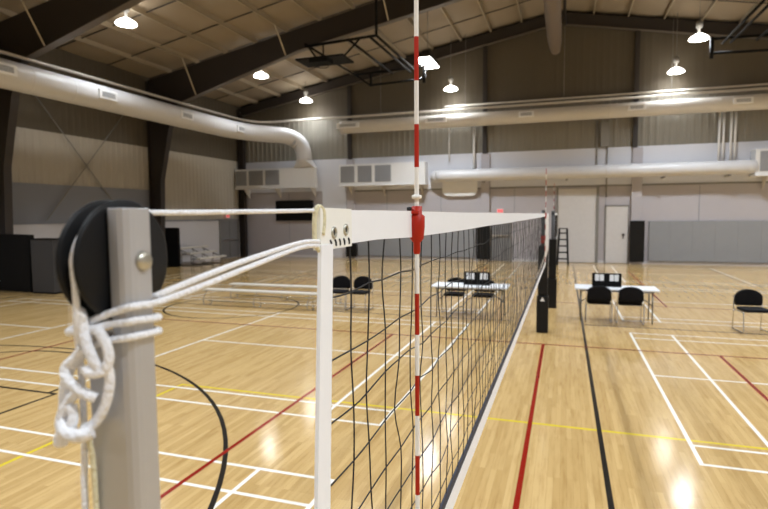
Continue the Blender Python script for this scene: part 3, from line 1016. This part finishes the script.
# ------------------------------------------------------------------ nets
def make_net(label, x0, y0, L, detail=True):
    t = thing('volleyball_net', label, 'net', (x0, y0, 0))
    zt, zb = 2.385, 1.53
    rnd = random.Random(3)
    mb = MB()
    n = int(L / 0.1)
    zs = [2.30 - 0.1 * k for k in range(8)]
    nodes = {}
    for i in range(n):
        yy = 0.115 + 0.1 * i
        for k, z in enumerate(zs):
            nodes[i, k] = Vector((rnd.gauss(0, 0.003), yy + rnd.gauss(0, 0.0075), z + rnd.gauss(0, 0.0035)))
    step = 3 if detail else 1
    r = 0.00155
    for i in range(n):
        yy = 0.115 + 0.1 * i
        if yy > L - 0.05:
            continue
        p = [Vector((0, yy + rnd.gauss(0, 0.003), zt + 0.004))] + [nodes[i, k] for k in range(8)] + [Vector((0, yy + rnd.gauss(0, 0.003), zb))]
        mb.tube(smooth_path(p, step), r, 5, caps=False)
    for k, z in enumerate(zs):
        p = [Vector((0, 0.03, z))] + [nodes[i, k] for i in range(n) if 0.115 + 0.1 * i <= L - 0.05] + [Vector((0, L - 0.03, z))]
        mb.tube(smooth_path(p, 2 if detail else 1), r, 5, caps=False)
    mb.build('netting', M['nylon'], t, fix=False)

    def band(name, pts_a, pts_b, th, m):
        """strip between two edge lines with thickness th in x"""
        mb = MB()
        vs = []
        for a, b in zip(pts_a, pts_b):
            for p, q in ((a, -th), (a, th), (b, th), (b, -th)):
                vs.append((p[0] + q, p[1], p[2]))
        k = len(pts_a)
        fs = [(i * 4 + j, i * 4 + (j + 1) % 4, (i + 1) * 4 + (j + 1) % 4, (i + 1) * 4 + j) for i in range(k - 1) for j in range(4)]
        fs += [(0, 1, 2, 3), ((k - 1) * 4 + 3, (k - 1) * 4 + 2, (k - 1) * 4 + 1, (k - 1) * 4)]
        mb.add(vs, fs)
        return mb.build(name, m, t)
    K = 40
    sag = lambda u: -0.004 * math.sin(PI * u) + 0.001 * math.sin(u * 40)
    T = [(0, L * i / K, 2.437 + sag(i / K)) for i in range(K + 1)]
    Bt = [(0, L * i / K, 2.375 + sag(i / K) + (0.006 if i < 2 else 0)) for i in range(K + 1)]
    band('top_tape', T, Bt, 0.004, M['tape'])
    rr = random.Random(5)
    band('bottom_hem', [(0, L * i / K, 1.540 + rr.gauss(0, 0.002)) for i in range(K + 1)], [(0, L * i / K, 1.508) for i in range(K + 1)], 0.004, M['navy'])
    band('bottom_tape', [(0.001, L * i / K, 1.510) for i in range(K + 1)], [(0.001, L * i / K, 1.441) for i in range(K + 1)], 0.004, M['tape'])
    for e, s in ((0.0, 1), (L, -1)):
        z_ = [2.385 - (2.385 - 1.441) * i / 10 for i in range(11)]
        a = [(0.0055, e - s * (0.010 + 0.07 * (2.385 - z)), z) for z in z_]
        b = [(0.0055, e + s * (0.032 - 0.06 * (2.385 - z)), z) for z in z_]
        band('side_band', a, b, 0.003, M['tape'])
    if detail:
        # doubled reinforced end with eyelets, lacing and the rope loop
        band('end_reinforcement', [(0.0, -0.008, 2.440), (0.0, 0.115, 2.439)], [(0.0, -0.008, 2.377), (0.0, 0.115, 2.377)], 0.0062, M['cream_tape'])
        for y, z in ((0.04, 2.402), (0.088, 2.405)):
            mb = MB()
            mb.lathe([(0.0072 + 0.0026 * math.cos(a), 0.0026 * math.sin(a)) for a in [i * PI / 4 for i in range(9)]], (0.0065, y, z), 'x', 20)
            g = mb.build('eyelet', M['brass'], t)
            mb = MB()
            mb.lathe([(0.0001, 0.0), (0.0055, 0.0)], (0.0067, y, z), 'x', 16)
            mb.build('eyelet_hole', M['ink'], g, fix=False)
        for i, y in enumerate((0.027, 0.045, 0.062, 0.08, 0.1)):
            mb = MB()
            mb.tube([(0.0068, y - 0.002, 2.391), (0.0072, y + 0.001, 2.387), (0.0068, y + 0.002, 2.381)], 0.0016, 6)
            mb.build('lacing_stitch', M['nylon'], t)
        mb = MB()
        mb.tube(smooth_path([(0.004, -0.008, 2.376), (0.0, -0.014, 2.39), (0.0, -0.014, 2.425), (0.002, -0.008, 2.441), (0.005, 0.004, 2.437), (0.006, 0.005, 2.42), (0.006, 0.0, 2.40)], 5), 0.0035, 8)
        mb.build('end_loop', M['cream'], t)
    return t


M['cream_tape'] = mat('cream_canvas_tape', (238, 238, 232), 0.6, var=0.03, scale=60)
make_net('near white-taped volleyball net running away from the camera', 0, -0.55, 10.1)
make_net('second volleyball net beyond the near net, seen almost edge on', 0.04, 13.75, 9.6, False)


def make_antenna(label, x, y, clamp_side=1):
    t = thing('net_antenna', label, 'net antenna', (x, y, 0))
    mb = MB()
    z = 1.44
    edges = [1.44] + [1.54 + 0.1 * k for k in range(17)] + [3.24]
    for a, b in zip(edges[:-1], edges[1:]):
        mid = (a + b) / 2
        red = (int(math.floor((mid - 1.54) / 0.1 + 1e-6)) % 2 == 0) and not (2.24 < mid < 2.54)
        mb.tube([(0, 0, a), (0, 0, b)], 0.0055, 10, mi=1 if red else 0, caps=(b > 3.2 or a < 1.45))
    mb.build('rod', [M['white'], M['red']], t)
    mb = MB()
    mb.lathe([(0.006, 2.465), (0.012, 2.467), (0.012, 2.474), (0.006, 2.476)], n=14)
    mb.build('collar', M['white'], t)
    mb = MB()
    prof = [(0.0065, 2.335), (0.0085, 2.34), (0.0085, 2.362), (0.0165, 2.372), (0.019, 2.40), (0.019, 2.425), (0.0125, 2.43), (0.0125, 2.448), (0.007, 2.449)]
    mb.lathe(prof, n=18)
    c = mb.build('clamp', M['red'], t)
    MB().box(-0.022, 0.008, -0.02, -0.004, 2.43, 2.438).box(0.0, 0.008, 0.006, 0.022, 2.414, 2.426).build('clamp_lug', M['red'], c, bev=0.002)
    mb = MB()
    mb.lathe([(0.001, 2.438), (0.006, 2.438), (0.006, 2.446), (0.001, 2.447)], (-0.014, -0.016, 0), n=12)
    mb.build('clamp_screw', M['ink'], c)
    return t


make_antenna('near red and white banded antenna clamped to the net tape', 0.012, -0.033)
make_antenna('far red and white banded antenna at the far end of the near net', 0.012, 9.06)
make_antenna('red and white banded antenna on the second net beyond', 0.06, 14.2)

# ------------------------------------------------------------------ near post with pulley
t = thing('net_post', 'silver aluminium net post with black pulley close to the camera', 'net post', (-0.038, -0.8945, 0))
mb = MB()


def rrect(x0, x1, y0, y1, c, n=4, corners=(1, 1, 1, 1)):
    pts = []
    for (cx, cy, a0, on) in ((x1 - c, y1 - c, 0, corners[0]), (x0 + c, y1 - c, PI / 2, corners[1]), (x0 + c, y0 + c, PI, corners[2]), (x1 - c, y0 + c, 1.5 * PI, corners[3])):
        if on:
            for i in range(n + 1):
                a = a0 + PI / 2 * i / n
                pts.append((cx + c * math.cos(a), cy + c * math.sin(a)))
        else:
            pts.append((cx + c * (1 if a0 in (0, 1.5 * PI) else -1), cy + c * (1 if a0 in (0, PI / 2) else -1)))
    return pts


def section(x0):
    # right front corner broadly rounded, the others tight
    x1, y0, y1 = 0.0255, -0.0155, 0.0155
    p = [(x1, y1 - 0.003), (x1 - 0.003, y1), (x0 + 0.003, y1), (x0, y1 - 0.003), (x0, y0 + 0.003), (x0 + 0.003, y0)]
    c = 0.0105
    for i in range(4):
        a = 1.5 * PI + PI / 2 * i / 3
        p.append((x1 - c + c * math.cos(a), y0 + c + c * math.sin(a)))
    return p


mb.prism(section(-0.026), 0.0, 2.322, 'z')
mb.prism(section(0.0025), 2.320, 2.4365, 'z')
mb.build('upright', M['alupost'], t, bev=0.0008)
MB().lathe([(0.001, 0), (0.12, 0), (0.12, 0.012), (0.04, 0.02), (0.001, 0.02)], n=24).build('base_plate', M['alupost'], t)
zc, yc = 2.389, 0.009
mb = MB()
mb.lathe([(0.004, -0.018), (0.040, -0.018), (0.040, -0.003), (0.004, -0.003)], (0, yc, zc), 'x', 40)
pw = mb.build('pulley_wheel', M['pulley'], t)
for x0 in (-0.0225, -0.0035):
    mb = MB()
    mb.lathe([(0.003, x0), (0.053, x0), (0.0555, x0 + 0.0015), (0.0555, x0 + 0.0035), (0.053, x0 + 0.005), (0.003, x0 + 0.005)], (0, yc, zc), 'x', 56)
    mb.build('flange', M['pulley'], pw)
mb = MB()
mb.lathe([(0.001, 0.0305), (0.005, 0.0302), (0.0082, 0.0285), (0.0092, 0.0255), (0.001, 0.0255)], (0, 0.0025, zc), 'x', 24)
b = mb.build('bolt', M['bolt'], t)

# ropes
RR = 0.0032
top = [(0.0, -0.553, 2.436), (-0.018, -0.65, 2.4345), (-0.038, -0.78, 2.433), (-0.0465, -0.86, 2.4325)]
for i in range(1, 13):
    a = PI / 2 + PI / 2 * i / 12
    top.append((-0.0475, -0.8855 + (0.0435 + 0.005 * i / 12) * math.cos(a), zc + 0.0435 * math.sin(a)))
top += [(-0.0485, -0.9315, 2.36), (-0.053, -0.928, 2.33), (-0.061, -0.919, 2.30), (-0.0655, -0.9145, 2.24), (-0.0685, -0.9135, 2.20), (-0.0700, -0.9135, 2.16), (-0.0695, -0.9135, 1.9), (-0.068, -0.9135, 1.4), (-0.066, -0.9135, 0.9)]
tag(MB().tube(smooth_path(top, 3), RR * 0.9, 10).build('net_rope', M['rope']), 'taut pale rope from the net top over the black pulley and down the post', 'rope')

t = thing('tie_rope', 'slack white rope from the net corner wrapped and knotted around the near post', 'rope', (0, 0, 0))
MB().tube(smooth_path([(0.003, -0.553, 2.390), (0.0, -0.6115, 2.391), (-0.003, -0.733, 2.3785), (-0.008, -0.819, 2.366), (-0.0115, -0.868, 2.3575), (-0.02, -0.8755, 2.354), (-0.05, -0.8755, 2.352), (-0.064, -0.877, 2.349),
                       (-0.0678, -0.885, 2.347), (-0.0678, -0.903, 2.344), (-0.063, -0.9155, 2.341), (-0.052, -0.920, 2.337)], 6), RR, 10).build('strand', M['rope'], t)
MB().tube(smooth_path([(0.003, -0.553, 2.384), (0.0, -0.612, 2.3845), (-0.002, -0.735, 2.3695), (-0.006, -0.822, 2.357), (-0.0092, -0.880, 2.350), (-0.0094, -0.900, 2.3505), (-0.0132, -0.9115, 2.350), (-0.0322, -0.9140, 2.344), (-0.0506, -0.917, 2.3368)], 6), RR * 1.05, 10).build('strand', M['rope'], t)
mb = MB()
mb.tube(smooth_path([(-0.046, -0.917, 2.331), (-0.0339, -0.9140, 2.3342), (-0.0139, -0.9120, 2.3371), (-0.0094, -0.906, 2.338), (-0.0092, -0.8826, 2.3358), (-0.014, -0.8757, 2.336), (-0.04, -0.8755, 2.337), (-0.062, -0.8765, 2.338),
                     (-0.0678, -0.884, 2.338), (-0.0678, -0.905, 2.336), (-0.063, -0.9150, 2.335), (-0.052, -0.919, 2.332)], 6), RR, 10)
mb.tube(smooth_path([(-0.0485, -0.9165, 2.3153), (-0.0347, -0.9140, 2.3200), (-0.0179, -0.9132, 2.3228), (-0.0102, -0.908, 2.324), (-0.0092, -0.883, 2.3230), (-0.014, -0.8757, 2.323), (-0.04, -0.8755, 2.325), (-0.062, -0.8765, 2.328),
                     (-0.0680, -0.884, 2.330), (-0.0690, -0.905, 2.331), (-0.0700, -0.918, 2.3290), (-0.066, -0.925, 2.3280), (-0.054, -0.924, 2.329)], 6), RR, 10)
mb.build('wrap', M['rope'], t)
kn = MB()
K = RR * 1.42
# bight standing up, running down into the half hitch at the right
kn.tube(smooth_path([(-0.054, -0.921, 2.322), (-0.0535, -0.925, 2.338), (-0.0512, -0.927, 2.347), (-0.0490, -0.927, 2.345), (-0.0485, -0.926, 2.335), (-0.046, -0.927, 2.326), (-0.041, -0.928, 2.315), (-0.036, -0.928, 2.305), (-0.034, -0.926, 2.298)], 6), K, 10)
kn.tube(smooth_path([(-0.047, -0.919, 2.330), (-0.038, -0.921, 2.3305), (-0.031, -0.922, 2.324), (-0.0262, -0.922, 2.314), (-0.0262, -0.922, 2.304), (-0.031, -0.925, 2.296), (-0.039, -0.929, 2.2945), (-0.0455, -0.929, 2.298)], 6), K, 10)
# long left loop: two cords side by side
kn.tube(smooth_path([(-0.049, -0.921, 2.322), (-0.057, -0.922, 2.308), (-0.068, -0.923, 2.296), (-0.0765, -0.922, 2.280), (-0.0805, -0.921, 2.262), (-0.0805, -0.922, 2.248), (-0.074, -0.925, 2.240), (-0.062, -0.928, 2.240)], 6), K, 10)
kn.tube(smooth_path([(-0.050, -0.925, 2.315), (-0.060, -0.926, 2.305), (-0.069, -0.927, 2.297), (-0.066, -0.930, 2.289), (-0.056, -0.930, 2.281), (-0.046, -0.928, 2.275), (-0.040, -0.924, 2.271)], 6), K, 10)
kn.tube(smooth_path([(-0.058, -0.925, 2.277), (-0.0655, -0.928, 2.268), (-0.0735, -0.929, 2.256), (-0.0755, -0.930, 2.246), (-0.071, -0.932, 2.239), (-0.064, -0.932, 2.243), (-0.060, -0.930, 2.252), (-0.0635, -0.928, 2.264)], 6), K, 10)
# right leg
kn.tube(smooth_path([(-0.030, -0.921, 2.302), (-0.029, -0.919, 2.290), (-0.0300, -0.919, 2.279), (-0.0355, -0.920, 2.262), (-0.0445, -0.922, 2.248), (-0.054, -0.926, 2.242)], 6), K, 10)
# thick bar across the bottom and frayed end
kn.tube(smooth_path([(-0.0735, -0.929, 2.248), (-0.066, -0.934, 2.243), (-0.056, -0.936, 2.2405), (-0.046, -0.934, 2.2405), (-0.0395, -0.930, 2.2435)], 6), K * 1.25, 10)
kn.tube(smooth_path([(-0.076, -0.926, 2.248), (-0.0785, -0.926, 2.238), (-0.0815, -0.925, 2.229), (-0.083, -0.9245, 2.224)], 4), [K, K, K, K * 1.05, K * 1.1, K * 1.2, K * 1.3, K * 1.35, K * 1.4, K * 1.4, K * 1.35, K * 1.3, K * 0.9], 10)
kn.build('knot', M['rope'], t)
MB().tube(smooth_path([(-0.058, -0.924, 2.242), (-0.056, -0.918, 2.226), (-0.0570, -0.9135, 2.164), (-0.0575, -0.9135, 1.9), (-0.056, -0.9135, 1.2), (-0.054, -0.9135, 0.7)], 4), RR * 0.8, 8).build('tail', M['cream'], t)
# far end cords of the near net
tag(MB().tube(smooth_path([(0.0, 9.55, 2.43), (-0.02, 9.8, 2.43), (-0.055, 10.14, 2.43)], 3), 0.006, 6).build('net_rope', M['rope']), 'short top cord joining the near net to its far post', 'rope')
tag(MB().tube(smooth_path([(0.025, 9.58, 2.43), (0.025, 9.6, 2.1), (0.025, 9.62, 1.75), (-0.02, 9.74, 1.56), (-0.09, 9.9, 1.36), (-0.15, 10.02, 1.2), (-0.17, 10.05, 1.12)], 5), [0.03] * 11 + [0.022] * 20, 8)
    .build('tie_rope', M['rope']), 'white cord hanging from the far end of the near net to the pad', 'rope')

# ------------------------------------------------------------------ camera
f, yaw, pitch, roll = 542.6, 0.3216, 0.0732, -0.0071
cam = bpy.data.cameras.new('camera')
cam.sensor_width = 36
cam.lens = f / 768 * 36
cam.clip_start = 0.02
cam.clip_end = 200
cam.dof.use_dof = True
cam.dof.focus_distance = 1.25
cam.dof.aperture_fstop = 5.6
co = bpy.data.objects.new('camera', cam)
COL.objects.link(co)
fw = Vector((-math.sin(yaw), math.cos(yaw), 0))
rt = Vector((math.cos(yaw), math.sin(yaw), 0))
up = Vector((0, 0, 1))
f2 = fw * math.cos(pitch) - up * math.sin(pitch)
u2 = up * math.cos(pitch) + fw * math.sin(pitch)
r3 = rt * math.cos(roll) + u2 * math.sin(roll)
u3 = u2 * math.cos(roll) - rt * math.sin(roll)
m = Matrix((r3, u3, -f2)).transposed().to_4x4()
m.translation = (0.346, -1.284, 2.429)
co.matrix_world = m
sc.camera = co

w = bpy.data.worlds.new('world')
w.use_nodes = True
w.node_tree.nodes['Background'].inputs['Color'].default_value = (0.5, 0.55, 0.6, 1)
w.node_tree.nodes['Background'].inputs['Strength'].default_value = 0.05
sc.world = w
sc.view_settings.view_transform = 'Standard'
sc.view_settings.look = 'None'
sc.view_settings.exposure = 0.0
sc.view_settings.gamma = 1
sc.cycles.use_denoising = True
sc.cycles.max_bounces = 8
sc.cycles.diffuse_bounces = 5
sc.cycles.sample_clamp_indirect = 8
